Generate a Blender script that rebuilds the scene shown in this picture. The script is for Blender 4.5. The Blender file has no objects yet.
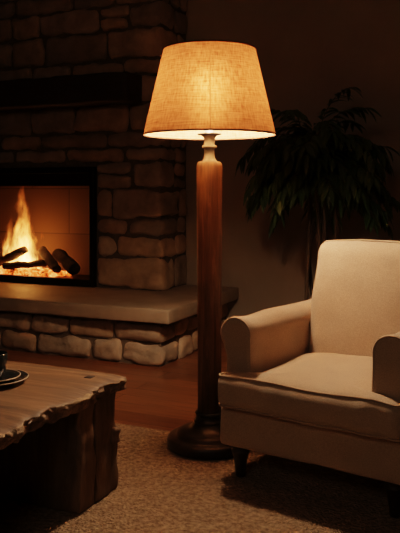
import bpy, bmesh, math, random
from math import sin, cos, pi, radians
from mathutils import Vector, Matrix, noise
random.seed(7)
COL = bpy.context.scene.collection

# ------------------------------------------------------------------ helpers
def link(o, parent=None):
    COL.objects.link(o)
    if parent is not None: o.parent = parent
    return o
def mesh(name, vf, mat, parent=None, smooth=True, tint=None):
    v, f = vf[0], vf[1]
    me = bpy.data.meshes.new(name)
    me.from_pydata([tuple(p) for p in v], [], f)
    bm = bmesh.new(); bm.from_mesh(me)
    bmesh.ops.recalc_face_normals(bm, faces=bm.faces[:]); bm.to_mesh(me); bm.free()
    me.materials.append(mat)
    if smooth:
        for p in me.polygons: p.use_smooth = True
    if tint is not None:
        a = me.attributes.new('tint', 'FLOAT_COLOR', 'POINT')
        for i, t in enumerate(tint): a.data[i].color = (t[0], t[1], t[2], 1)
    return link(bpy.data.objects.new(name, me), parent)
def tag(o, label, cat, group=None, kind=None):
    o['label'] = label; o['category'] = cat
    if group: o['group'] = group
    if kind: o['kind'] = kind
    return o
def thing(name, loc, rz, label, cat, group=None):
    o = bpy.data.objects.new(name, None); o.empty_display_size = .1
    o.location = loc; o.rotation_euler = (0, 0, rz)
    link(o); return tag(o, label, cat, group)
class MB:
    def __init__(s): s.v = []; s.f = []; s.t = []
    def add(s, vf, tint=(1,1,1)):
        k = len(s.v); s.v += [Vector(p) for p in vf[0]]; s.f += [[i+k for i in q] for q in vf[1]]
        s.t += [tint]*len(vf[0]); return s
    def vf(s): return s.v, s.f
def axis(h, r, n, k):
    c = [h - r + r*sin(pi/2*i/k) for i in range(k+1)]
    m = [-(h-r) + 2*(h-r)*i/n for i in range(1, n)]
    return [-x for x in reversed(c)] + m + c
def rbox(x0, x1, y0, y1, z0, z1, r=.01, n=(2,2,2), k=2, fn=None):
    H = [(x1-x0)/2, (y1-y0)/2, (z1-z0)/2]; C = [(x0+x1)/2, (y0+y1)/2, (z0+z1)/2]
    r = min(r, min(H)*.98)
    A = [axis(H[i], r, n[i], k) for i in range(3)]
    N = [len(a) for a in A]; idx = {}; V = []; F = []
    def vid(i, j, l):
        if (i,j,l) in idx: return idx[(i,j,l)]
        p = Vector((A[0][i], A[1][j], A[2][l]))
        q = Vector([max(-(H[m]-r), min(H[m]-r, p[m])) for m in range(3)])
        d = p - q
        if d.length > 1e-9:
            # push onto rounded surface
            d = d.normalized()*r
        p = q + d + Vector(C)
        if fn: p = fn(p)
        idx[(i,j,l)] = len(V); V.append(p); return idx[(i,j,l)]
    for a, b, c in ((0,1,2),(1,2,0),(2,0,1)):
        for side in (0, N[c]-1):
            for i in range(N[a]-1):
                for j in range(N[b]-1):
                    q = []
                    for (s, t) in ((0,0),(1,0),(1,1),(0,1)):
                        k3 = [0,0,0]; k3[a] = i+s; k3[b] = j+t; k3[c] = side
                        q.append(vid(*k3))
                    F.append(q)
    return V, F
def box(x0, x1, y0, y1, z0, z1):
    V = [(x,y,z) for x in (x0,x1) for y in (y0,y1) for z in (z0,z1)]
    F = [(0,1,3,2),(4,6,7,5),(0,4,5,1),(2,3,7,6),(0,2,6,4),(1,5,7,3)]
    return V, [list(f) for f in F]
def lathe(prof, n=48, c=(0,0), cap=True):
    V = []; F = []
    for (r, z) in prof:
        for i in range(n):
            a = 2*pi*i/n; V.append((c[0]+r*cos(a), c[1]+r*sin(a), z))
    for k in range(len(prof)-1):
        for i in range(n):
            j = (i+1) % n; F.append([k*n+i, k*n+j, (k+1)*n+j, (k+1)*n+i])
    if cap:
        if prof[0][0] > 1e-5: F.append(list(range(n))[::-1])
        if prof[-1][0] > 1e-5: F.append([(len(prof)-1)*n+i for i in range(n)])
    return V, F
def tube(path, r, n=8, closed=False, sx=1.0):
    P = [Vector(p) for p in path]; m = len(P); V = []; F = []
    up = None
    for i, p in enumerate(P):
        if closed: t = P[(i+1) % m] - P[i-1]
        else: t = P[min(i+1, m-1)] - P[max(i-1, 0)]
        t.normalize()
        if up is None:
            up = Vector((0,0,1)) if abs(t.z) < .9 else Vector((1,0,0))
        s = t.cross(up).normalized(); up = s.cross(t).normalized()
        rr = r[i] if isinstance(r, (list, tuple)) else r
        for k in range(n):
            a = 2*pi*k/n; V.append(p + s*cos(a)*rr*sx + up*sin(a)*rr)
    M = m if closed else m-1
    for i in range(M):
        for k in range(n):
            j = (i+1) % m; l = (k+1) % n
            F.append([i*n+k, i*n+l, j*n+l, j*n+k])
    if not closed:
        F.append(list(range(n))[::-1]); F.append([(m-1)*n+k for k in range(n)])
    return V, F
def loft(rings, cap=True):
    n = len(rings[0]); V = [p for r in rings for p in r]; F = []
    for k in range(len(rings)-1):
        for i in range(n):
            j = (i+1) % n; F.append([k*n+i, k*n+j, (k+1)*n+j, (k+1)*n+i])
    if cap:
        F.append(list(range(n))[::-1]); F.append([(len(rings)-1)*n+i for i in range(n)])
    return V, F
def nz(p, s, seed=0): return noise.noise(Vector(p)*s + Vector((seed*7.3, seed*3.1, seed*1.7)))
def nv(p, s, seed=0):
    q = Vector(p)*s + Vector((seed*7.3, seed*3.1, seed*1.7))
    return Vector((noise.noise(q), noise.noise(q+Vector((31,0,0))), noise.noise(q+Vector((0,57,0)))))

# ------------------------------------------------------------------ materials
def newmat(name):
    m = bpy.data.materials.new(name); m.use_nodes = True
    nt = m.node_tree; b = nt.nodes['Principled BSDF']
    return m, nt, b
def N(nt, t, **kw):
    n = nt.nodes.new(t)
    for k, v in kw.items():
        if k.startswith('_'): setattr(n, k[1:], v)
        else: n.inputs[k.replace('_', ' ')].default_value = v
    return n
def L(nt, a, b): nt.links.new(a, b)
def ramp(nt, fac, stops):
    r = nt.nodes.new('ShaderNodeValToRGB'); e = r.color_ramp.elements
    e[0].position, e[0].color = stops[0][0], (*stops[0][1], 1)
    e[1].position, e[1].color = stops[-1][0], (*stops[-1][1], 1)
    for p, c in stops[1:-1]:
        x = e.new(p); x.color = (*c, 1)
    L(nt, fac, r.inputs['Fac']); return r
def coords(nt, scale=(1,1,1), rot=(0,0,0), which='Object'):
    tc = nt.nodes.new('ShaderNodeTexCoord'); mp = nt.nodes.new('ShaderNodeMapping')
    mp.inputs['Scale'].default_value = scale; mp.inputs['Rotation'].default_value = rot
    L(nt, tc.outputs[which], mp.inputs['Vector']); return mp.outputs[0]
def mat_noise(name, c1, c2, scale=8, rough=.7, bump=.3, dist=.005, stretch=(1,1,1), detail=8, metal=0, spec=.5, tint=False, bscale=None):
    m, nt, b = newmat(name)
    co = coords(nt, stretch)
    n = N(nt, 'ShaderNodeTexNoise', Scale=scale, Detail=detail, Roughness=.6); L(nt, co, n.inputs['Vector'])
    r = ramp(nt, n.outputs['Fac'], [(.3, c1), (.7, c2)])
    out = r.outputs[0]
    if tint:
        a = nt.nodes.new('ShaderNodeAttribute'); a.attribute_name = 'tint'
        mx = nt.nodes.new('ShaderNodeMix'); mx.data_type = 'RGBA'; mx.blend_type = 'MULTIPLY'; mx.inputs[0].default_value = 1
        L(nt, out, mx.inputs[6]); L(nt, a.outputs['Color'], mx.inputs[7]); out = mx.outputs[2]
    L(nt, out, b.inputs['Base Color'])
    b.inputs['Roughness'].default_value = rough; b.inputs['Metallic'].default_value = metal
    b.inputs['Specular IOR Level'].default_value = spec
    if bump:
        n2 = N(nt, 'ShaderNodeTexNoise', Scale=bscale or scale*3, Detail=8, Roughness=.65); L(nt, co, n2.inputs['Vector'])
        bp = N(nt, 'ShaderNodeBump', Strength=bump, Distance=dist); L(nt, n2.outputs['Fac'], bp.inputs['Height'])
        L(nt, bp.outputs[0], b.inputs['Normal'])
    return m
M = {}
M['stone'] = mat_noise('field_stone', (.27,.19,.122), (.52,.385,.26), 7, .85, .7, .014, tint=True, bscale=14)
M['mortar'] = mat_noise('mortar', (.09,.064,.042), (.17,.125,.085), 20, .95, .5, .004)
M['slab'] = mat_noise('hearth_slab', (.24,.18,.125), (.33,.255,.18), 6, .6, .25, .003, bscale=40)
M['beam'] = mat_noise('mantel_beam', (.012,.007,.004), (.035,.018,.009), 3, .8, .5, .006, (1,6,6))
M['blackmetal'] = mat_noise('black_metal', (.010,.008,.007), (.018,.014,.011), 20, .38, .08, .001, metal=.6)
M['basemetal'] = mat_noise('lamp_base_black', (.014,.010,.008), (.028,.020,.015), 14, .34, .06, .001, spec=.3)
M['wall'] = mat_noise('painted_wall', (.31,.26,.20), (.36,.305,.235), 3, .9, .15, .002, bscale=90)
M['ceil'] = mat_noise('ceiling_paint', (.07,.05,.035), (.09,.065,.045), 3, .9, .1, .002)
M['ash'] = mat_noise('ash', (.05,.04,.035), (.16,.13,.11), 30, .95, .6, .006)
M['ceramic'] = mat_noise('dark_glazed_ceramic', (.010,.013,.014), (.022,.026,.026), 12, .22, .0)
M['rim'] = mat_noise('unglazed_rim', (.30,.24,.19), (.42,.34,.27), 12, .4, .0)
M['coffee'] = mat_noise('coffee', (.012,.006,.003), (.02,.01,.005), 12, .1, .0)
M['soil'] = mat_noise('soil', (.02,.014,.009), (.05,.035,.022), 60, .95, .8, .01)
M['basket'] = mat_noise('plant_pot_glaze', (.05,.035,.024), (.09,.065,.045), 10, .5, .2, .003)
M['bark'] = mat_noise('plant_bark', (.05,.032,.018), (.11,.072,.04), 30, .85, .6, .003, (1,1,.2))
M['neck'] = mat_noise('brushed_grey_metal', (.15,.14,.13), (.22,.205,.19), 60, .45, .08, .0005, (1,1,.2), metal=.35)
M['darkwood'] = mat_noise('dark_turned_wood', (.012,.007,.004), (.03,.017,.009), 12, .35, .1, .001, (3,3,.4))
M['trim'] = mat_noise('brown_ribbon', (.09,.038,.016), (.13,.055,.022), 80, .8, .2, .0005)
M['charlog'] = mat_noise('charred_log', (.006,.004,.003), (.035,.02,.012), 14, .95, .9, .012, (1,1,1), bscale=26)

def wood_mat(name, cs, scale=(1,1,1), rot=(0,0,0), rough=.4, bump=.2, ns=4, which='Object', coat=0):
    m, nt, b = newmat(name)
    co = coords(nt, scale, rot, which)
    n = N(nt, 'ShaderNodeTexNoise', Scale=ns, Detail=10, Roughness=.65, Distortion=.8); L(nt, co, n.inputs['Vector'])
    r = ramp(nt, n.outputs['Fac'], [(.3, cs[0]), (.5, cs[1]), (.7, cs[2])])
    L(nt, r.outputs[0], b.inputs['Base Color']); b.inputs['Roughness'].default_value = rough
    b.inputs['Coat Weight'].default_value = coat; b.inputs['Coat Roughness'].default_value = .25
    bp = N(nt, 'ShaderNodeBump', Strength=bump, Distance=.003); L(nt, n.outputs['Fac'], bp.inputs['Height']); L(nt, bp.outputs[0], b.inputs['Normal'])
    return m
M['pole'] = wood_mat('stained_pole_wood', [(.05,.023,.011),(.125,.06,.03),(.22,.115,.06)], (9,9,.7), rough=.5, bump=.25, ns=5)
M['rustic'] = wood_mat('rustic_table_wood', [(.055,.031,.016),(.145,.083,.044),(.25,.15,.083)], (.8,9,9), rough=.6, bump=.5, ns=3)
M['rusticleg'] = wood_mat('rustic_leg_wood', [(.08,.047,.026),(.16,.10,.056),(.25,.16,.09)], (9,9,.8), rough=.7, bump=.6, ns=3)
M['roughedge'] = mat_noise('splintered_edge_wood', (.08,.05,.028), (.48,.33,.20), 28, .85, .9, .008)

def mat_floor():
    m, nt, b = newmat('oak_plank_floor')
    co = coords(nt, (1,1,1))
    br = N(nt, 'ShaderNodeTexBrick', Scale=1.0, Mortar_Size=.0018, Brick_Width=1.5, Row_Height=.125, Bias=0.0)
    br.offset = .37
    br.inputs['Color1'].default_value = (.17,.068,.029,1); br.inputs['Color2'].default_value = (.25,.105,.047,1); br.inputs['Mortar'].default_value = (.02,.008,.004,1)
    L(nt, co, br.inputs['Vector'])
    n = N(nt, 'ShaderNodeTexNoise', Scale=6.0, Detail=9, Roughness=.65, Distortion=.6)
    L(nt, coords(nt, (.6,9,1)), n.inputs['Vector'])
    r = ramp(nt, n.outputs['Fac'], [(.3, (.55,.5,.45)), (.7, (1.1,1.1,1.1))])
    mx = nt.nodes.new('ShaderNodeMix'); mx.data_type = 'RGBA'; mx.blend_type = 'MULTIPLY'; mx.inputs[0].default_value = 1
    L(nt, br.outputs['Color'], mx.inputs[6]); L(nt, r.outputs[0], mx.inputs[7]); L(nt, mx.outputs[2], b.inputs['Base Color'])
    b.inputs['Roughness'].default_value = .33
    bp = N(nt, 'ShaderNodeBump', Strength=.3, Distance=.002); L(nt, br.outputs['Fac'], bp.inputs['Height']); bp.invert = True
    L(nt, bp.outputs[0], b.inputs['Normal'])
    return m
M['floor'] = mat_floor()
def mat_rug():
    m, nt, b = newmat('looped_wool_rug')
    co = coords(nt)
    vo = N(nt, 'ShaderNodeTexVoronoi', Scale=95.0); L(nt, co, vo.inputs['Vector'])
    n = N(nt, 'ShaderNodeTexNoise', Scale=55.0, Detail=5, Roughness=.75); L(nt, co, n.inputs['Vector'])
    n2 = N(nt, 'ShaderNodeTexNoise', Scale=3.0, Detail=3); L(nt, co, n2.inputs['Vector'])
    r = ramp(nt, n.outputs['Fac'], [(.30, (.18,.12,.076)), (.70, (.58,.425,.285))])
    r2 = ramp(nt, n2.outputs['Fac'], [(.3, (.86,.86,.86)), (.7, (1.08,1.08,1.08))])
    mx = nt.nodes.new('ShaderNodeMix'); mx.data_type = 'RGBA'; mx.blend_type = 'MULTIPLY'; mx.inputs[0].default_value = 1
    L(nt, r.outputs[0], mx.inputs[6]); L(nt, r2.outputs[0], mx.inputs[7]); L(nt, mx.outputs[2], b.inputs['Base Color'])
    b.inputs['Roughness'].default_value = 1; b.inputs['Specular IOR Level'].default_value = .1
    bp = N(nt, 'ShaderNodeBump', Strength=1.0, Distance=.012)
    ad = N(nt, 'ShaderNodeMath', _operation='SUBTRACT'); L(nt, n.outputs['Fac'], ad.inputs[0]); L(nt, vo.outputs['Distance'], ad.inputs[1])
    L(nt, ad.outputs[0], bp.inputs['Height']); L(nt, bp.outputs[0], b.inputs['Normal'])
    return m
M['rug'] = mat_rug()
def mat_fabric(name, c, weave=260, strength=.35):
    m, nt, b = newmat(name)
    co = coords(nt)
    n = N(nt, 'ShaderNodeTexNoise', Scale=weave, Detail=3, Roughness=.7); L(nt, co, n.inputs['Vector'])
    n2 = N(nt, 'ShaderNodeTexNoise', Scale=7.0, Detail=5); L(nt, co, n2.inputs['Vector'])
    d = tuple(x*.78 for x in c); u = tuple(min(1, x*1.12) for x in c)
    r = ramp(nt, n.outputs['Fac'], [(.3, d), (.7, u)])
    r2 = ramp(nt, n2.outputs['Fac'], [(.3, (.92,.92,.92)), (.7, (1.05,1.05,1.05))])
    mx = nt.nodes.new('ShaderNodeMix'); mx.data_type = 'RGBA'; mx.blend_type = 'MULTIPLY'; mx.inputs[0].default_value = 1
    L(nt, r.outputs[0], mx.inputs[6]); L(nt, r2.outputs[0], mx.inputs[7]); L(nt, mx.outputs[2], b.inputs['Base Color'])
    b.inputs['Roughness'].default_value = .95; b.inputs['Specular IOR Level'].default_value = .15
    b.inputs['Sheen Weight'].default_value = .15
    bp = N(nt, 'ShaderNodeBump', Strength=strength, Distance=.002); L(nt, n.outputs['Fac'], bp.inputs['Height']); 
    bp2 = N(nt, 'ShaderNodeBump', Strength=.25, Distance=.02); L(nt, n2.outputs['Fac'], bp2.inputs['Height']); L(nt, bp.outputs[0], bp2.inputs['Normal'])
    L(nt, bp2.outputs[0], b.inputs['Normal'])
    return m
M['linen'] = mat_fabric('natural_linen', (.50,.375,.275))
def mat_shade():
    m, nt, _ = newmat('linen_lampshade'); nt.nodes.remove(_)
    out = nt.nodes['Material Output']
    # weave threads around (u) and up (v) the cone
    uv = nt.nodes.new('ShaderNodeUVMap')
    def thread(s):
        mp = nt.nodes.new('ShaderNodeMapping'); mp.inputs['Scale'].default_value = s; L(nt, uv.outputs[0], mp.inputs[0])
        n = N(nt, 'ShaderNodeTexNoise', Scale=1.0, Detail=2, Roughness=.6); L(nt, mp.outputs[0], n.inputs['Vector']); return n.outputs['Fac']
    a = thread((190, 10, 1)); c = thread((18, 60, 1))
    ad = N(nt, 'ShaderNodeMath', _operation='ADD'); L(nt, a, ad.inputs[0]); L(nt, c, ad.inputs[1])
    r = ramp(nt, ad.outputs[0], [(.0, (.45,.25,.12)), (.8, (.45,.25,.12)), (1.0, (.80,.56,.33))])
    mr = N(nt, 'ShaderNodeMapRange'); mr.inputs['From Min'].default_value = .66; mr.inputs['From Max'].default_value = 1.30
    L(nt, ad.outputs[0], mr.inputs['Value'])
    r = ramp(nt, mr.outputs[0], [(0, (.25,.064,.018)), (1, (1.0,.345,.12))])
    df = nt.nodes.new('ShaderNodeBsdfDiffuse'); tr = nt.nodes.new('ShaderNodeBsdfTranslucent')
    L(nt, r.outputs[0], tr.inputs['Color']); rd = ramp(nt, mr.outputs[0], [(0, (.22,.12,.06)), (1, (.44,.27,.15))]); L(nt, rd.outputs[0], df.inputs['Color'])
    mx = nt.nodes.new('ShaderNodeMixShader'); mx.inputs[0].default_value = .045
    L(nt, df.outputs[0], mx.inputs[1]); L(nt, tr.outputs[0], mx.inputs[2])
    rf = nt.nodes.new('ShaderNodeBsdfRefraction'); rf.inputs['Roughness'].default_value = 1.0; rf.inputs['IOR'].default_value = 1.35; L(nt, r.outputs[0], rf.inputs['Color'])
    mx2 = nt.nodes.new('ShaderNodeMixShader'); mx2.inputs[0].default_value = .010
    L(nt, mx.outputs[0], mx2.inputs[1]); L(nt, rf.outputs[0], mx2.inputs[2]); L(nt, mx2.outputs[0], out.inputs['Surface'])
    return m
M['shade'] = mat_shade()
def mat_emit(name, c, s):
    m, nt, b = newmat(name); b.inputs['Base Color'].default_value = (1,.9,.75,1)
    b.inputs['Emission Color'].default_value = (*c, 1); b.inputs['Emission Strength'].default_value = s; return m
M['bulb'] = mat_emit('glowing_bulb', (1,.68,.44), 820)
def mat_ember():
    m, nt, b = newmat('glowing_embers')
    co = coords(nt)
    n = N(nt, 'ShaderNodeTexNoise', Scale=16.0, Detail=5, Roughness=.7); L(nt, co, n.inputs['Vector'])
    r = ramp(nt, n.outputs['Fac'], [(.40, (.0,.0,.0)), (.50, (.8,.09,.01)), (.66, (1,.42,.12))])
    L(nt, r.outputs[0], b.inputs['Emission Color']); b.inputs['Emission Strength'].default_value = 2.4
    b.inputs['Base Color'].default_value = (.04,.03,.025,1); b.inputs['Roughness'].default_value = .95
    return m
M['ember'] = mat_ember()
def mat_flame():
    m, nt, b = newmat('flame_glow'); nt.nodes.remove(b); out = nt.nodes['Material Output']
    tc = nt.nodes.new('ShaderNodeTexCoord')
    sp = nt.nodes.new('ShaderNodeSeparateXYZ'); L(nt, tc.outputs['Generated'], sp.inputs[0])
    mp = nt.nodes.new('ShaderNodeMapping'); mp.inputs['Scale'].default_value = (26,26,8); L(nt, tc.outputs['Object'], mp.inputs[0])
    n = N(nt, 'ShaderNodeTexNoise', Scale=1.0, Detail=3, Roughness=.6, Distortion=1.2); L(nt, mp.outputs[0], n.inputs['Vector'])
    col = ramp(nt, sp.outputs['Z'], [(0, (1,.42,.11)), (.45, (1,.27,.05)), (1, (1,.14,.02))])
    st = ramp(nt, sp.outputs['Z'], [(0, (1,1,1)), (.3, (.50,)*3), (.55, (.11,)*3), (1, (.0,)*3)])
    nr = ramp(nt, n.outputs['Fac'], [(.38, (.03,)*3), (.62, (1,1,1))])
    def mth(op, x, y=None):
        q = N(nt, 'ShaderNodeMath', _operation=op)
        for i_, t in enumerate((x, y)):
            if t is None: continue
            if isinstance(t, (int, float)): q.inputs[i_].default_value = t
            else: L(nt, t, q.inputs[i_])
        return q.outputs[0]
    mp2 = nt.nodes.new('ShaderNodeMapping'); mp2.inputs['Scale'].default_value = (9,9,6); L(nt, tc.outputs['Object'], mp2.inputs[0])
    n2 = N(nt, 'ShaderNodeTexNoise', Scale=1.0, Detail=2, Roughness=.5); L(nt, mp2.outputs[0], n2.inputs['Vector'])
    wob = mth('MULTIPLY', mth('SUBTRACT', n2.outputs['Fac'], .5), .9)
    dx = mth('ADD', mth('SUBTRACT', sp.outputs['X'], .5), wob); dy = mth('SUBTRACT', sp.outputs['Y'], .5)
    r2 = mth('MULTIPLY', mth('ADD', mth('MULTIPLY', dx, dx), mth('MULTIPLY', dy, dy)), 4.0)
    wd = mth('ADD', mth('MULTIPLY', mth('SUBTRACT', 1.0, sp.outputs['Z']), .85), .05)
    fall = mth('MAXIMUM', mth('SUBTRACT', 1.0, mth('DIVIDE', r2, wd)), 0.0)
    fall = mth('POWER', fall, 1.5)
    mu0 = mth('MULTIPLY', st.outputs[0], nr.outputs[0])
    class _o: pass
    mu = _o(); mu.outputs = [mth('MULTIPLY', mu0, fall)]
    m2 = N(nt, 'ShaderNodeMath', _operation='MULTIPLY'); L(nt, mu.outputs[0], m2.inputs[0]); m2.inputs[1].default_value = 300
    e = nt.nodes.new('ShaderNodeEmission'); L(nt, col.outputs[0], e.inputs['Color']); L(nt, m2.outputs[0], e.inputs['Strength'])
    L(nt, e.outputs[0], out.inputs['Volume']); return m
M['flame'] = mat_flame()
def mat_brick():
    m, nt, b = newmat('firebox_brick_panel')
    tc = nt.nodes.new('ShaderNodeTexCoord'); sp = nt.nodes.new('ShaderNodeSeparateXYZ'); cb = nt.nodes.new('ShaderNodeCombineXYZ')
    L(nt, tc.outputs['Object'], sp.inputs[0])
    ad = N(nt, 'ShaderNodeMath', _operation='ADD'); L(nt, sp.outputs[0], ad.inputs[0]); L(nt, sp.outputs[1], ad.inputs[1])
    L(nt, ad.outputs[0], cb.inputs[0]); L(nt, sp.outputs[2], cb.inputs[1])
    br = N(nt, 'ShaderNodeTexBrick', Scale=1.0, Mortar_Size=.004, Brick_Width=.70, Row_Height=.35)
    br.inputs['Color1'].default_value = (.075,.042,.026,1); br.inputs['Color2'].default_value = (.09,.05,.031,1); br.inputs['Mortar'].default_value = (.045,.027,.018,1)
    L(nt, cb.outputs[0], br.inputs['Vector'])
    L(nt, br.outputs['Color'], b.inputs['Base Color']); b.inputs['Roughness'].default_value = .9
    bp = N(nt, 'ShaderNodeBump', Strength=.5, Distance=.004); bp.invert = True; L(nt, br.outputs['Fac'], bp.inputs['Height']); L(nt, bp.outputs[0], b.inputs['Normal'])
    return m
M['brick'] = mat_brick()
def mat_leaf():
    m, nt, b = newmat('palm_leaf')
    n = N(nt, 'ShaderNodeTexNoise', Scale=9.0, Detail=3); L(nt, coords(nt), n.inputs['Vector'])
    r = ramp(nt, n.outputs['Fac'], [(.3, (.022,.045,.014)), (.7, (.062,.11,.036))])
    L(nt, r.outputs[0], b.inputs['Base Color']); b.inputs['Roughness'].default_value = .42
    return m
M['leaf'] = mat_leaf()

# ------------------------------------------------------------------ frames
A = radians(24.5)
VX = Vector((cos(A), -sin(A), 0)); UY = Vector((sin(A), cos(A), 0))
C0 = Vector((-.179, 4.22, 0))
def W(v, u, z=0): return C0 + VX*v + UY*u + Vector((0,0,z))

# ------------------------------------------------------------------ camera
cam = bpy.data.cameras.new('camera'); co = bpy.data.objects.new('camera', cam); COL.objects.link(co)
co.location = (0, 0, 1.04); co.rotation_euler = (pi/2, 0, 0)
cam.sensor_fit = 'HORIZONTAL'; cam.sensor_width = 36; cam.lens = 740/400*36
cam.shift_y = -76.5/400; cam.clip_start = .02
bpy.context.scene.camera = co

# ------------------------------------------------------------------ room
VL, VR, UB, UF, HC = -4.2, 3.9, 1.10, -6.2, 2.75
def struct(name, vf, mat, smooth=False):
    o = mesh(name, vf, mat, None, smooth); o.location = C0; o.rotation_euler = (0,0,-A); o['kind'] = 'structure'; return o
struct('floor', box(VL-.1, VR+.1, UF-.1, UB+.1, -.1, 0), M['floor'])
struct('ceiling', box(VL-.1, VR+.1, UF-.1, UB+.1, HC, HC+.1), M['ceil'])
struct('wall_back', box(VL-.1, VR+.1, UB, UB+.1, 0, HC), M['wall'])
struct('wall_left', box(VL-.1, VL, UF, UB, 0, HC), M['wall'])
struct('wall_right', box(VR, VR+.1, UF, UB, 0, HC), M['wall'])
struct('wall_front', box(VL-.1, VR+.1, UF-.1, UF, 0, HC), M['wall'])

# ------------------------------------------------------------------ fireplace
fp = thing('fireplace', C0, -A, 'stone fireplace with raised slab hearth and dark beam mantel, fire burning inside', 'fireplace')
OX0, OX1, OZ0, OZ1 = -2.26, -.925, .353, 1.205     # opening
CX0, CX1, CU = -2.80, -.417, .70                    # chimney breast
ZS = .353
SD = [0]
def tintc():
    t = random.uniform(.72, 1.12); w = random.uniform(-.06, .06)
    return (t*(1+w), t, t*(1-w*1.5))
def stone(mb, x0, x1, y0, y1, z0, z1, g=.0045, r=.03, amp=.012, t=None):
    SD[0] += 1; s = SD[0]
    x0 += g; x1 -= g; z0 += g; z1 -= g
    cx, cy, cz = (x0+x1)/2, (y0+y1)/2, (z0+z1)/2
    hx, hz = max(.001,(x1-x0)/2), max(.001,(z1-z0)/2)
    k1 = [random.uniform(-.16, .16) for _ in range(4)]
    def fn(p):
        a = (p.x-cx)/hx; c = (p.z-cz)/hz
        p = p.copy()
        p.z += hz*.8*(k1[0]*a*.6 + k1[1]*a*c)
        p.x += hz*.5*(k1[2]*c + k1[3]*a*c)
        p += nv(p, 9, s)*amp*1.5 + nv(p, 28, s)*amp*.55
        return p
    rr = min(r*random.uniform(1,1.6), (z1-z0)*.44, (x1-x0)*.45)
    nn = (max(2, int((x1-x0)/.03)), max(2, int((y1-y0)/.035)), max(2, int((z1-z0)/.03)))
    mb.add(rbox(x0, x1, y0, y1, z0, z1, rr, nn, 2, fn), t or tintc())
PR, DP = .027, .06
def split(a, b, widths=None, lo=.16, hi=.40):
    out = [a]
    if widths:
        for w in widths: out.append(w)
        return out + [b]
    x = a
    while b - x > hi*1.25:
        x += random.uniform(lo, hi); out.append(x)
    out.append(b); return out
def course(mb, z0, z1, xa, xb, yface, cw, sw, yend, cuts=None, lo=.16, hi=.40, hole=None, ylimit=None):
    """one row: corner stone at the right (cw wide on the front, sw deep on the side)."""
    stone(mb, xb-cw, xb+PR, yface-PR, yface+sw, z0, z1)
    # side stones
    y = yface+sw
    while yend - y > .05:
        d = min(random.uniform(.14,.26), yend-y)
        if yend-(y+d) < .08: d = yend-y
        if z1-z0 > .15 and random.random() < .5:
            zm = z0+(z1-z0)*random.uniform(.4,.6)
            stone(mb, xb-DP, xb+PR, y+.006, y+d-.006, z0, zm); stone(mb, xb-DP, xb+PR, y+.006, y+d-.006, zm, z1)
        else: stone(mb, xb-DP, xb+PR, y+.006, y+d-.006, z0, z1)
        y += d
    segs = [(xa, xb-cw)]
    if hole: segs = [(xa, hole[0]), (hole[1], xb-cw)]
    for (s0, s1) in segs:
        if s1 - s0 < .03: continue
        cs = split(s0, s1, [c for c in (cuts or []) if s0 < c < s1] or None, lo, hi) if cuts is not None else split(s0, s1, None, lo, hi)
        for p, q in zip(cs, cs[1:]):
            if cuts is None and (z1-z0) > .16 and q-p < .36 and random.random() < .5:
                zm = z0+(z1-z0)*random.uniform(.4,.6)
                stone(mb, p, q, yface-PR, yface+DP, z0, zm); stone(mb, p, q, yface-PR, yface+DP, zm, z1)
            else: stone(mb, p, q, yface-PR*random.uniform(.75,1.15), yface+DP, z0, z1)
# hearth base
mb = MB()
HB = (-3.1, -.10, .095)
mesh('hearth_core', box(HB[0], HB[1]+.0, HB[2], UB, 0, .27), M['mortar'], fp, False)
course(mb, 0, .135, HB[0], HB[1], HB[2], .26, .22, UB-.01, cuts=[-1.55,-1.27,-.98,-.58])
# small stacked pair
course(mb, .135, .255, HB[0], HB[1], HB[2], .32, .16, UB-.01, cuts=[-2.0,-1.70,-1.38,-1.02,-.74])
mesh('hearth_stonework', mb.vf(), M['stone'], fp, True, mb.t)
def slabfn(p):
    q = p.copy(); e = nv(p, 14, 3)*.0035 + nv(p, 45, 5)*.0012
    return q + e
mesh('hearth_slab', rbox(-3.2, 0, 0, UB-.002, .27, .353, .010, (60,22,3), 2, slabfn), M['slab'], fp, True)
# chimney breast core with opening
mb = MB()
mb.add(box(CX0, OX0, CU, UB-.002, ZS, HC-.002)); mb.add(box(OX1, CX1, CU, UB-.002, ZS, HC-.002)); mb.add(box(OX0, OX1, CU, UB-.002, OZ1, HC-.002))
mesh('chimney_core', mb.vf(), M['mortar'], fp, False)
mb = MB(); hole = (OX0, OX1)
rows = [(.353,.575,.509,.20,[]), (.575,.722,.335,.20,[]), (.722,.845,.25,.24,[]), (.845,1.048,.375,.26,[]), (1.048,1.235,.22,.20,[])]
for (z0, z1, cw, sw, cuts) in rows:
    cw = min(cw, CX1-OX1)
    segs = course(mb, z0, z1, CX0, CX1, CU, cw, sw, UB-.01, None, .15, .5, (OX0, OX1) if z1 < 1.25 else None)
z = 1.235; hs = [.10,.11,.20,.19,.11,.21,.17,.13,.22,.15]
for i, h in enumerate(hs):
    z1 = min(z+h, HC-.004)
    if HC - z1 < .06: z1 = HC-.004
    course(mb, z, z1, CX0, CX1, CU, (.28,.42,.24,.36)[i%4], (.2,.14,.24)[i%3], UB-.01, None, .22, .52)
    z = z1
    if z >= HC-.01: break
mesh('chimney_stonework', mb.vf(), M['stone'], fp, True, mb.t)
# mantel
def mfn(p): return p + nv(p, 5, 11)*.010 + nv(p*1.0, 22, 2)*.004
mt = mesh('mantel', rbox(-2.75, -.545, .47, CU-.022, 1.628, 1.828, .014, (50,4,6), 2, mfn), M['beam'], fp, True)
# corbels hold the mantel
for x in (-2.35, -.86):
    pass
# firebox
D1 = UB-.03
mb = MB()
mb.add(box(OX0+.01, OX1-.01, D1-.02, D1, OZ0, OZ1)); 
mesh('back_panel', mb.vf(), M['brick'], fp, False)
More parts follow.
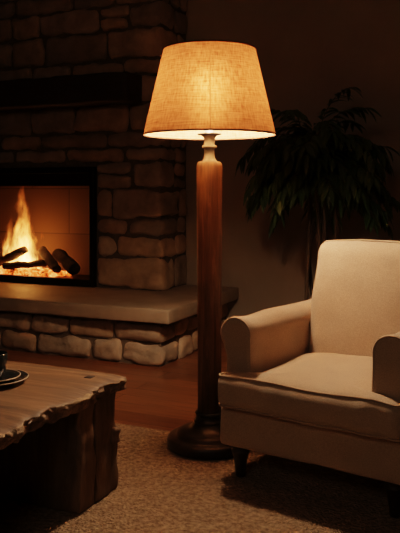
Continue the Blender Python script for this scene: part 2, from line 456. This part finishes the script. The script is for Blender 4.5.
# splayed side panels
for s, nm in ((1, 'side_panel'), (-1, 'side_panel')):
    xe = OX1-.03 if s > 0 else OX0+.03; xi = xe - s*.10
    V = [(xe, CU+.02, OZ0), (xi, D1-.02, OZ0), (xi, D1-.02, OZ1), (xe, CU+.02, OZ1), (xe+s*.02, CU+.02, OZ0), (xi+s*.02, D1-.02, OZ0), (xi+s*.02, D1-.02, OZ1), (xe+s*.02, CU+.02, OZ1)]
    F = [[0,1,2,3],[7,6,5,4],[0,4,5,1],[3,2,6,7],[0,3,7,4],[1,5,6,2]]
    mesh(nm, (V, F), M['brick'], fp, False)
mesh('firebox_floor', box(OX0+.01, OX1-.01, CU-.005, D1-.02, OZ0, OZ0+.035), M['blackmetal'], fp, False)
mesh('firebox_top', box(OX0+.01, OX1-.01, CU+.0, D1-.02, OZ1-.12, OZ1-.005), M['blackmetal'], fp, False)
# metal surround
fy0, fy1 = CU-.038, CU+.01
mb = MB()
mb.add(rbox(OX1-.040, OX1-.004, fy0, fy1, OZ0+.002, OZ1, .004, (1,1,8), 1)); mb.add(rbox(OX0+.004, OX0+.040, fy0, fy1, OZ0+.002, OZ1, .004, (1,1,8), 1))
mb.add(rbox(OX0+.03, OX1-.03, fy0, fy1, OZ1-.045, OZ1, .004, (8,1,1), 1)); mb.add(rbox(OX0+.03, OX1-.03, fy0, fy1, OZ0+.002, OZ0+.052, .004, (8,1,1), 1))
fr = mesh('metal_surround', mb.vf(), M['blackmetal'], fp, False)
mb = MB()
V = [(OX0+.04, fy0+.012, OZ1-.05), (OX1-.04, fy0+.012, OZ1-.05), (OX1-.04, fy0+.03, OZ1-.135), (OX0+.04, fy0+.03, OZ1-.135)]
V += [(a, b+.012, c) for a, b, c in V]
mb.add((V, [[0,1,2,3],[7,6,5,4],[0,4,5,1],[1,5,6,2],[2,6,7,3],[3,7,4,0]]))
mesh('hood', mb.vf(), M['blackmetal'], fp, False)

# ---- embers, logs, fire (fireplace-local coordinates -> world)
def fw(o, label, cat, group=None, kind=None):
    o.location = C0; o.rotation_euler = (0,0,-A); return tag(o, label, cat, group, kind)
ZF = OZ0+.035
mb = MB()
for i in range(150):
    x = random.uniform(-2.02, -1.30); y = random.uniform(CU+.03, CU+.26); r = random.uniform(.014, .028)
    z = ZF + r*.6 + random.uniform(0, .02)
    s = i
    def fn(p, s=s, r=r): return p + nv(p, 30, s)*r*.5
    mb.add(rbox(x-r*1.2, x+r*1.2, y-r, y+r, z-r*.8, z+r*.8, r*.6, (1,1,1), 2, fn))
fw(mesh('embers', mb.vf(), M['ember'], None, True), 'bed of glowing orange embers beneath the burning logs', 'embers', None, 'stuff')
def ray_v(px, y):   # local v where picture column px meets local depth y (set-out aid only)
    k = (px-200)/740; a = C0 + UY*y
    return (k*a.y - a.x)/(VX.x - k*VX.y)
def zof(py, v, y):
    d = (C0+VX*v+UY*y).y; return 1.04-(py-190)/740*d
def log(p0, p1, r0, r1, seed):
    P = [Vector(p0).lerp(Vector(p1), t/12) for t in range(13)]
    V, F = tube(P, [(r0+(r1-r0)*t/12) for t in range(13)], 14)
    V = [p + nv(p, 10, seed)*.012 + nv(p, 35, seed)*.006 for p in V]
    return V, F
def pt(px, py, y):
    v = ray_v(px, y); return (v, y, zof(py, v, y))
LG = [
 (pt(-12,268,CU+.17), pt(25,250,CU+.10), .036, .030, 'charred split log leaning up at the left of the fire'),
 (pt(4,266,CU+.06), pt(45,264,CU+.10), .027, .025, 'charred log lying level across the front of the fire'),
 (pt(42,250,CU+.19), pt(57,270,CU+.06), .034, .032, 'charred log leaning down toward the right of the flames'),
 (pt(58,254,CU+.22), pt(75,269,CU+.10), .048, .046, 'thick charred log at the far right of the fire, end showing'),
]
for i, (a, b, r0, r1, lb) in enumerate(LG):
    a = Vector(a); b = Vector(b)
    a.z = max(a.z, ZF+r0+.002); b.z = max(b.z, ZF+r1+.002)
    fw(mesh('firewood_log', log(a, b, r0, r1, i+3), M['charlog'], None, True), lb, 'log', 'logs in the fireplace')
def flame(px, pyb, pyt, wpx, y, lean=0, seed=1):
    v = ray_v(px, y); zb = zof(pyb, v, y); zt = zof(pyt, v, y); w = wpx/740*(C0+VX*v+UY*y).y
    rings = []; n = 16; m = 22
    for k in range(n+1):
        t = k/n; r = w*(sin(pi*min(1, t*.75+.22)**1.0))**1.1*(1-t)**.25 + .001
        
        c = Vector((v + lean*t*t + .022*t*sin(5*t+seed), y+.012*t*cos(4*t+seed), zb+(zt-zb)*t))
        rings.append([c + Vector((r*cos(2*pi*i/m), r*.6*sin(2*pi*i/m), 0)) + nv((c.x+cos(2*pi*i/m)*.1, c.y+sin(2*pi*i/m)*.1, c.z), 14, seed)*.014*(.3+t) for i in range(m)])
    return loft(rings)
FL = [(23,268,176,15,CU+.17,.0,1), (10,268,212,10,CU+.15,.0,2), (30,267,208,12,CU+.14,-.005,3), (41,268,232,8,CU+.16,.0,4), (2,268,238,6,CU+.16,.0,5), (21,267,218,16,CU+.14,0,6), (51,266,250,3,CU+.18,0,7)]
fire = thing('fire', W(ray_v(24, CU+.16), CU+.16, ZF), -A, 'bright orange and yellow fire rising between the charred logs', 'fire')
inv = Vector((ray_v(24, CU+.16), CU+.16, ZF))
for f in FL:
    V, F = flame(*f)
    mesh('flame', ([Vector(p)-inv for p in V], F), M['flame'], fire, True)
for k, (px, py, e, r) in enumerate(((22, 255, 3.2, .06), (30, 235, 2.0, .06))):
    l = bpy.data.lights.new('fire_light', 'POINT'); l.energy = e*1.15; l.color = (1,.36,.09); l.shadow_soft_size = r
    o = bpy.data.objects.new('fire_light', l); COL.objects.link(o)
    p = pt(px, py, CU+.10); o.location = W(p[0], p[1], p[2])

# ------------------------------------------------------------------ rug
def rugfn(p):
    q = p.copy()
    if p.z > .005: q.z += nz(p, 40, 1)*.002
    q += Vector((nz(p, 6, 2), nz(p, 6, 4), 0))*.006
    return q
rg = mesh('area_rug', rbox(-2.6, 2.3, -3.3, 0, 0, .014, .006, (160,110,1), 2, rugfn), M['rug'])
rel = Vector((-.378, 3.265, 0))
rg.location = rel; rg.rotation_euler = (0,0,-A)
tag(rg, 'beige looped wool rug under the lamp, armchair and table', 'rug')
RZ = .0158

# ------------------------------------------------------------------ floor lamp
LX, LY = .038, 2.965
lamp = thing('floor_lamp', (LX, LY, RZ), 0, 'tall floor lamp with round wooden column, black base and lit linen shade', 'floor lamp')
mesh('base', lathe([(0,0),(.155,0),(.167,.004),(.170,.014),(.170,.030),(.166,.040),(.158,.044),(.140,.045),(.133,.049),(.131,.058),(.125,.064),(.108,.067),(.090,.072),(.074,.082),(.064,.094),(.060,.100),(.0,.101)], 72), M['basemetal'], lamp)
mesh('collar', lathe([(.0,.098),(.060,.098),(.063,.101),(.063,.106),(.056,.110),(.053,.114),(.053,.128),(.056,.131),(.058,.136),(.054,.141),(.0,.142)], 56), M['basemetal'], lamp)
mesh('pole', lathe([(.0,.140),(.047,.140),(.0475,.4),(.0495,.8),(.0515,1.085),(.0515,1.118),(.049,1.130),(.044,1.137),(.0,1.138)], 56), M['pole'], lamp)
mesh('neck', lathe([(.0,1.137),(.034,1.137),(.028,1.142),(.022,1.152),(.020,1.165),(.020,1.190),(.028,1.192),(.030,1.197),(.028,1.202),(.020,1.204),(.0205,1.225),(.024,1.236),(.034,1.244),(.048,1.246),(.048,1.250),(.02,1.252),(.018,1.29),(.0,1.29)], 40), M['neck'], lamp)
ZB, ZT, RB, RT = 1.243, 1.588, .265, .184
sh = MB()
n = 128; m = 12; V = []; F = []; UVs = []
for k in range(m+1):
    t = k/m; r = RB+(RT-RB)*t
    for i in range(n+1):
        a = 2*pi*i/n - pi/2+.0; V.append((r*cos(a), r*sin(a), ZB+(ZT-ZB)*t)); UVs.append((i/n, t))
for k in range(m):
    for i in range(n):
        q = k*(n+1)+i; F.append([q, q+1, q+n+2, q+n+1])
sho = mesh('lamp_shade', (V, F), M['shade'], lamp, True)
uvl = sho.data.uv_layers.new(name='UVMap')
for lp in sho.data.loops: uvl.data[lp.index].uv = UVs[lp.vertex_index]
def ring(r, z, rr): return tube([(r*cos(2*pi*i/96), r*sin(2*pi*i/96), z) for i in range(96)], rr, 8, True)
mesh('rim_trim', ring(RB+.0005, ZB+.002, .0035), M['trim'], sho); mesh('rim_trim', ring(RT+.0005, ZT-.002, .0035), M['trim'], sho)
mesh('seam', tube([(0.0, -(RB+(RT-RB)*t/8)-.0006, ZB+(ZT-ZB)*t/8) for t in range(9)], .0012, 6), M['shade'], sho)
mb = MB()
for a in (0.35, 0.35+2*pi/3, 0.35+4*pi/3):
    mb.add(tube([(0,0,1.560),(RT*.5*cos(a), RT*.5*sin(a), 1.565),(RT*cos(a), RT*sin(a), ZT-.004)], .0018, 6))
mesh('spider', mb.vf(), M['neck'], lamp)
mb = MB()
mb.add(tube([(.0,0,1.28)] + [(.055*sin(pi*t/10)**.7, 0, 1.29+.27*t/10) for t in range(1, 10)] + [(0,0,1.560)], .0018, 6))
mb.add(tube([(.0,0,1.28)] + [(-.055*sin(pi*t/10)**.7, 0, 1.29+.27*t/10) for t in range(1, 10)] + [(0,0,1.560)], .0018, 6))
mesh('harp', mb.vf(), M['neck'], lamp)
mesh('bulb', lathe([(0,1.288),(.014,1.289),(.015,1.36),(.020,1.385),(.031,1.412),(.035,1.440),(.031,1.465),(.02,1.482),(.0,1.488)], 28), M['bulb'], lamp)

# ------------------------------------------------------------------ armchair
CA = radians(35); CW = .70
XA = Vector((cos(CA), -sin(CA), 0)); YA = Vector((sin(CA), cos(CA), 0))
FC = Vector((.058, 2.64, 0))
cc = FC + XA*.35 + YA*.36
ch = thing('armchair', (cc.x, cc.y, RZ), -CA, 'beige upholstered rolled-arm armchair with loose seat cushion, standing right of the lamp', 'armchair')
LH = .115
# base rail
def basefn(p):
    q = p.copy(); q.x *= 1 + .012*(p.z-.18)/-.06*.3
    q += nv(p, 6, 21)*.004; return q
mesh('seat_base', rbox(-.345,.345,-.352,.36,LH,.262,.018,(24,24,6),3,basefn), M['linen'], ch)
def rrect(x0,x1,y0,y1,z,r=.02,n=5):
    P = []
    for cx, cy, a0 in ((x1-r,y1-r,0),(x0+r,y1-r,pi/2),(x0+r,y0+r,pi),(x1-r,y0+r,3*pi/2)):
        for i in range(n+1):
            a = a0+pi/2*i/n; P.append(Vector((cx+r*cos(a), cy+r*sin(a), z)))
    return P
def dens(P, closed=True, st=.02):
    out = []; m = len(P)
    for i in range(m if closed else m-1):
        a, b = Vector(P[i]), Vector(P[(i+1) % m]); k = max(1, int((b-a).length/st))
        for j in range(k): out.append(a.lerp(b, j/k))
    if not closed: out.append(Vector(P[-1]))
    return out
# seat cushion, T shaped
HX = .335; YF, YB = -.392, .150
def halfw(y):
    t = max(0, min(1, (y-(-.345))/.025)); t = t*t*(3-2*t); return HX*(1-t) + .222*t
def cushfn(p):
    q = p.copy(); s = halfw(p.y)/HX
    if abs(p.x) > .01: q.x = p.x*s
    a = 1-min(1, abs(p.x)/HX)**2.6; b = 1-min(1, abs((p.y-(YF+YB)/2)/((YB-YF)/2)))**2.6
    up = (p.z-.262)/.12
    q.z += up*.044*(a**.8)*(b**.8) - .010*up
    q.z += -.004*up*cos(p.x*4)
    # front face bulges
    fr = max(0, 1-(p.y-YF)/.05)
    q.y -= fr*.014*(1-((p.z-.322)/.062)**2 if abs(p.z-.322)<.062 else 0)*(.4+.6*a)
    q += nv(p, 5, 31)*.007 + nv(p, 13, 32)*.0022
    # soft creases on the front band
    q.y += fr*.003*nz((p.x*22, 0, p.z*4), 1, 5)
    return q
cu = mesh('seat_cushion', rbox(-HX,HX,YF,YB,.262,.384,.028,(48,36,7),4,cushfn), M['linen'], ch)
def cushpipe(z, zz):
    P = []
    for (x, y) in [( .222,.10),(.222,-.31),(.228,-.33),(.30,-.339),(HX-.006,-.345),(HX-.003,-.365),(HX-.018,YF+.008)]:
        P.append((x, y))
    P2 = P + [(-x, y) for x, y in reversed(P)]
    pts = dens([Vector((x,y,0)) for x, y in P2], False, .015)
    out = []
    for p in pts:
        q = cushfn(Vector((min(HX,abs(p.x)/halfw(p.y)*HX)*(1 if p.x>=0 else -1), p.y, zz)))
        out.append(Vector((p.x, min(q.y, p.y) if p.y < YF+.03 else p.y, q.z if abs(p.x)<HX*.97 else q.z)))
    return out
mesh('piping', tube(cushpipe(.384, .381), .0035, 6), M['linen'], cu)
mesh('piping', tube(cushpipe(.262, .266), .0035, 6), M['linen'], cu)
# arms
def armprof(k=1.0):
    """closed outline in (x from outer edge inwards, z)"""
    P = []
    cx, cz, r = .064, .512, .062
    P += [(.012,.262),(.018,.31),(.024,.36),(.027,.40),(.026,.43),(.019,.455)]
    for i in range(0, 15):
        a = radians(218 - i*(218+14)/14)
        P.append((cx + r*cos(a)*1.04, cz + r*sin(a)))
    P += [(.127,.465),(.129,.40),(.131,.34),(.130,.262)]
    return P
ap = armprof()
acx = sum(p[0] for p in ap)/len(ap); acz = sum(p[1] for p in ap)/len(ap)
def armring(y, s, sgn, dz=0, ins=0):
    R = []
    for i,(x, z) in enumerate(ap):
        # inset along outline normal
        a = Vector(ap[i-1]); b = Vector(ap[(i+1) % len(ap)]); t = (b-a).normalized(); nrm = Vector((t.y, -t.x))
        X = x + nrm.x*ins; Z = z + nrm.y*ins
        R.append(Vector((sgn*(.350 - X), y, Z + dz*max(0, (z-.26)/.3))))
    return R
for sgn in (-1, 1):
    y0, y1 = -.335, .335
    rings = [armring(y0+.0, 1, sgn, 0, .022), armring(y0-.001, 1, sgn, 0, .010), armring(y0+.004, 1, sgn, 0, .003), armring(y0+.012,1,sgn,0,0)]
    for k in range(1, 25):
        t = k/24; y = y0+.012+(y1-y0-.012)*t
        R = armring(y, 1, sgn, -.012*sin(pi*t*.5), .005*sin(pi*min(1,t*3))*(1-t))
        rings.append([p + nv(p, 7, 40+sgn)*.005 + nv(p, 20, 44+sgn)*.0012 for p in R])
    rings.append(armring(y1+.006, 1, sgn, -.012, .02))
    arm = mesh('arm', loft(rings), M['linen'], ch)
    pp = [p for p in armring(y0+.003, 1, sgn, 0, .004)]
    mesh('piping', tube(dens(pp, True, .012), .0035, 6, True), M['linen'], arm)
# back
def backfn(p):
    q = p.copy(); t = (p.z-.33)/.50                       # 0 bottom .. 1 top
    w = 1 + .05*t; q.x *= w
    q.z += .012*(1-(p.x/.23)**2)*max(0, t)                # gentle crown
    front = max(0, min(1, (.175-p.y)/.11))
    bulge = (1-min(1,abs(p.x)/.235)**3)*(1-min(1,abs(t-.45)/.62)**3)
    q.y -= front*.030*bulge
    q.y += .29*(p.z-.33)*(.62+.30*max(0,t))               # lean
    q += nv(p, 5, 51)*.006 + nv(p, 12, 52)*.002
    return q
bk = mesh('backrest', rbox(-.224,.224,.078,.205,.30,.812,.045,(26,6,30),4,backfn), M['linen'], ch)
P = []
for (x, z) in dens([Vector((a,b,0)) for a,b in ((-.220,.40),(-.222,.770),(-.215,.803),(-.195,.818),(0,.822),(.195,.818),(.215,.803),(.222,.780),(.220,.40))], False, .02) and [(v.x, v.y) for v in dens([Vector((a,b,0)) for a,b in ((-.220,.40),(-.222,.765),(-.214,.793),(-.191,.810),(0,.813),(.191,.810),(.214,.793),(.222,.765),(.220,.40))], False, .02)]:
    P.append(backfn(Vector((x, .110, z))))
mesh('piping', tube(P, .0040, 6), M['linen'], bk)
# outside back panel joining the arms
def obfn(p):
    q = p.copy(); q.y += .18*(p.z-.26); q += nv(p, 5, 61)*.003; return q
mesh('outside_back', rbox(-.335,.335,.30,.372,.20,.56,.03,(12,4,12),3,obfn), M['linen'], ch)
for sx in (-1, 1):
    lg = lathe([(.0,.0),(.016,.0),(.018,.004),(.0185,.02),(.024,.055),(.030,.085),(.033,.090),(.033,.096),(.029,.100),(.034,.108),(.036,LH+.004),(0,LH+.004)], 24, (sx*.285, -.300))
    mesh('leg', lg, M['darkwood'], ch)
    V, F = tube([(sx*.29, .345, 0),(sx*.287,.325,.05),(sx*.285,.305,LH+.004)], [.017,.021,.027], 12)
    mesh('leg', (V, F), M['darkwood'], ch)

# ------------------------------------------------------------------ rustic coffee table
TA = radians(24.5); TZ = .40
T0 = Vector((-.245, 2.56, 0))
tb = thing('coffee_table', (T0.x, T0.y, RZ), -TA, 'rustic thick-planked wooden coffee table with broken live edge at lower left', 'table')
zt = TZ - RZ
def topfn(p):
    q = p.copy()
    ed = 0
    dx = -p.x; dyf = p.y+1.05; dyb = -p.y
    mid = 1-abs((p.z-(zt-.026))/.026)
    if dx < .10:
        w = (1-dx/.10)
        j = nz((p.x*0, p.y*6, 2.0), 1, 3)*.022 + nz((0, p.y*17, p.z*14), 1, 5)*.018 + nz((0, p.y*43, p.z*50), 1, 9)*.014
        low = max(0, (zt-p.z)/.052)
        q.x += w*(j - .018*low - .004)
        q.z += w*w*(nz((p.x*20, p.y*30, 1), 1, 13)*.007 - (.006 if p.z > zt-.012 else 0))
        if p.z < zt-.03: q.z += w*nz((p.x*8, p.y*18, 4), 1, 17)*.014
    if dyb < .05:
        q.y += (1-dyb/.05)*(nz((p.x*7, 0, 5), 1, 7)*.010 + nz((p.x*30, 0, p.z*30), 1, 8)*.004)
    q.z += nz((p.x*3, p.y*11, 0), 1, 19)*.002
    return q
top = mesh('tabletop', rbox(-1.25,0,-1.05,0,zt-.052,zt,.006,(90,150,7),2,topfn), M['rustic'], tb)
# splintered edge material on the end faces
top.data.materials.append(M['roughedge'])
for p in top.data.polygons:
    c = p.center
    if c.x > -.02 and (abs(p.normal.z) < .8 or c.x > -.006): p.material_index = 1
# dark wooden plug let into the top
mesh('plug', rbox(-.125,-.095,-.095,-.065,zt-.01,zt+.0015,.003,(2,2,1),1), M['beam'], top)
# planked block legs
def legfn(s):
    def f(p):
        q = p.copy()
        n_ = nv(p, 6, s)*.006 + nv(p, 22, s)*.004
        if p.x > -.085: n_ += Vector((nz((0,p.y*24,p.z*12),1,s)*.009, nz((p.z*13,3,0),1,s+2)*.010 + nz((p.z*40,3,0),1,s+4)*.006, 0))
        q.x += n_.x; q.y += n_.y
        if p.z < .002: q.z = 0
        return q
    return f
def leg_block(y0, y1, s):
    ym = y0+(y1-y0)*.40
    lg = MB()
    lg.add(rbox(-.62,-.028,y0,ym-.004,0,zt-.045,.007,(16,5,24),2,legfn(s)))
    lg.add(rbox(-.62,-.031,ym+.004,y1,0,zt-.045,.007,(16,6,24),2,legfn(s+1)))
    o = mesh('leg', lg.vf(), M['rusticleg'], tb); return o
l1 = leg_block(-.265,-.03,70); leg_block(-1.01,-.73,80)
# knot bulge on the visible leg
kn = rbox(-.055,-.014,-.075,-.022,.155,.215,.018,(3,3,3),3,lambda p: p+nv(p,30,90)*.010)
mesh('knot', kn, M['rusticleg'], l1)

# ------------------------------------------------------------------ crockery
def tp(px, py, z):      # point on a level plane at height z
    d = (1.04-z)*740/(py-190); return Vector(((px-200)/740*d, d, z))
pc = tp(-6, 383, TZ)
def dish(name, R, z, lab, h=.016):
    r = thing(name, (pc.x, pc.y, z), 0, lab, 'plate')
    mesh('body', lathe([(0,0),(R*.55,0),(R*.58,.003),(R*.8,h*.55),(R*.985,h-.002),(R,h),(R*.985,h+.0015),(R*.78,h*.65),(R*.56,.0065),(0,.006)], 64), M['ceramic'], r)
    mesh('rim', tube([((R-.001)*cos(2*pi*i/64),(R-.001)*sin(2*pi*i/64),h+.0005) for i in range(64)], .0022, 6, True), M['rim'], r)
    return r
dish('plate', .112, TZ+.003, 'larger dark plate with pale rim, directly on the wooden tabletop')
dish('saucer', .086, TZ+.0105, 'small dark saucer with pale rim, stacked on the larger plate', .014)
cz = TZ+.0175
cup = thing('coffee_cup', (pc.x+.0, pc.y, cz), 0, 'dark round ceramic cup of coffee standing on the small saucer', 'cup')
mesh('body', lathe([(0,0),(.024,0),(.026,.004),(.034,.016),(.040,.036),(.043,.062),(.0435,.080),(.042,.082),(.0405,.080),(.040,.062),(.037,.036),(.03,.018),(.0,.010)], 48), M['ceramic'], cup)
mesh('coffee', lathe([(0,.064),(.0398,.064),(.0398,.0645),(0,.0645)], 32), M['coffee'], cup)
mesh('handle', tube([(-.040,0,.066),(-.055,.0,.068),(-.066,.0,.055),(-.064,0,.036),(-.050,0,.024),(-.036,0,.024)], .0045, 8), M['ceramic'], cup)

# ------------------------------------------------------------------ plant
PX, PY = .695, 4.36
pl = thing('potted_palm', (PX, PY, 0), 0, 'bushy dark green potted palm with drooping leaves by the wall behind the armchair', 'plant')
pot = mesh('pot', lathe([(0,0),(.12,0),(.135,.02),(.165,.28),(.172,.30),(.172,.32),(.158,.32),(.15,.29),(0,.29)], 40), M['basket'], pl)
mesh('soil', lathe([(0,.285),(.152,.285),(.152,.296),(0,.302)], 32), M['soil'], pl)
random.seed(21)
lf = MB(); br = MB()
def leaf(P, d, L_, w, droop):
    """one lance-shaped folded leaf from P along d"""
    d = d.normalized(); side = d.cross(Vector((0,0,1)))
    if side.length < .05: side = Vector((1,0,0))
    side.normalize(); V = []; F = []
    roll = random.uniform(-.6,.6)
    side = (Matrix.Rotation(roll, 3, d) @ side)
    n = 6; c = Vector(P); dd = d.copy()
    for k in range(n+1):
        t = k/n; ww = w*(sin(pi*(t**.75))**.9)*.5 + .0008
        up = side.cross(dd).normalized()
        V += [c - side*ww + up*ww*.35, c, c + side*ww + up*ww*.35]
        dd = (dd + Vector((0,0,-1))*droop/n).normalized(); c = c + dd*(L_/n)
    for k in range(n):
        a = k*3; F += [[a, a+1, a+4, a+3], [a+1, a+2, a+5, a+4]]
    return V, F
WALLN = UY
def wall_gap(p):   # distance in front of the back wall
    q = Vector((p.x+PX, p.y+PY, 0)) - C0; return UB - q.dot(UY)
stems = []
for i in range(8):
    a = 2*pi*i/8 + random.uniform(-.3,.3); b = random.uniform(.02,.07)
    x0, y0 = b*cos(a), b*sin(a); tx, ty = random.uniform(.06,.17)*cos(a), random.uniform(.06,.17)*sin(a)
    h = random.uniform(1.16,1.38)
    path = [(x0+(tx-x0)*t+.018*sin(5*t+i), y0+(ty-y0)*t+.015*cos(4*t+i), .28+(h-.28)*t) for t in [k/10 for k in range(11)]]
    mesh('stem', tube(path, [.012-.006*k/10 for k in range(11)], 8), M['bark'], pl)
    stems.append(path)
def frond(S, az, el, Lf, dr):
    d = Vector((cos(az)*cos(el), sin(az)*cos(el), sin(el))); c = Vector(S); pts = [c.copy()]; n = 12
    for k in range(n):
        d = (d + Vector((0,0,-1))*dr/n).normalized(); c = c + d*(Lf/n); pts.append(c.copy())
    if min(wall_gap(p) for p in pts) < .16: return
    br.add(tube(pts, [.0035-.0022*k/n for k in range(n+1)], 5))
    for k in range(2, n+1):
        dd = (pts[k]-pts[k-1]).normalized(); s = dd.cross(Vector((0,0,1)))
        if s.length < .05: s = Vector((1,0,0))
        s.normalize()
        for sg in (-1, 1):
            v = dd*.75 + s*sg*random.uniform(.5,.9) + Vector((0,0,random.uniform(-.35,.1)))
            lf.add(leaf(pts[k], v, random.uniform(.09,.14), random.uniform(.020,.032), random.uniform(.6,1.4)))
    lf.add(leaf(pts[-1], dd, .12, .026, .9))
for path in stems:
    for j in range(9):
        k = random.randint(8, 10); S = path[k]
        frond(S, random.uniform(0, 2*pi), random.uniform(.0, .95), random.uniform(.28,.46), random.uniform(1.1,1.9))
# crown fronds
topc = (0, -.02, 1.22)
for j in range(16):
    frond((random.uniform(-.05,.05), random.uniform(-.05,.03), random.uniform(1.20,1.34)), random.uniform(0,2*pi), random.uniform(.5,1.45), random.uniform(.34,.48), random.uniform(1.2,2.2))
for az in (pi*.97, pi*1.06, .02, -.15, pi*1.2, -.6, pi*1.4):
    frond((0,-.03,1.27), az, random.uniform(.75,.95), .44, 2.0)
for az in (pi, pi*1.1, -.1, pi*1.25, pi*.93, 0.1, -.35):
    frond((0,-.03,random.uniform(1.10,1.2)), az, random.uniform(.4,.6), .44, 1.6)
mesh('foliage', lf.vf(), M['leaf'], pl, True)
mesh('branches', br.vf(), M['bark'], pl, True)

# added soft fill behind the camera, lifts the chair front and rug
al = bpy.data.lights.new('fill_light', 'AREA'); al.energy = 8.5; al.color = (1,.74,.52); al.shape = 'DISK'; al.size = 1.2
ao = bpy.data.objects.new('fill_light', al); COL.objects.link(ao); ao.location = (-1.0, -.8, 2.5)
ao.rotation_euler = (Vector((.3, 3.0, .3)) - Vector((-1.0, -.8, 2.5))).to_track_quat('-Z', 'Y').to_euler()
# ------------------------------------------------------------------ world & view
w = bpy.data.worlds.new('world'); bpy.context.scene.world = w; w.use_nodes = True
w.node_tree.nodes['Background'].inputs[0].default_value = (.02,.015,.01,1); w.node_tree.nodes['Background'].inputs[1].default_value = .2
sc = bpy.context.scene
sc.view_settings.view_transform = 'Filmic'
sc.view_settings.look = 'Medium High Contrast'
sc.view_settings.exposure = 0
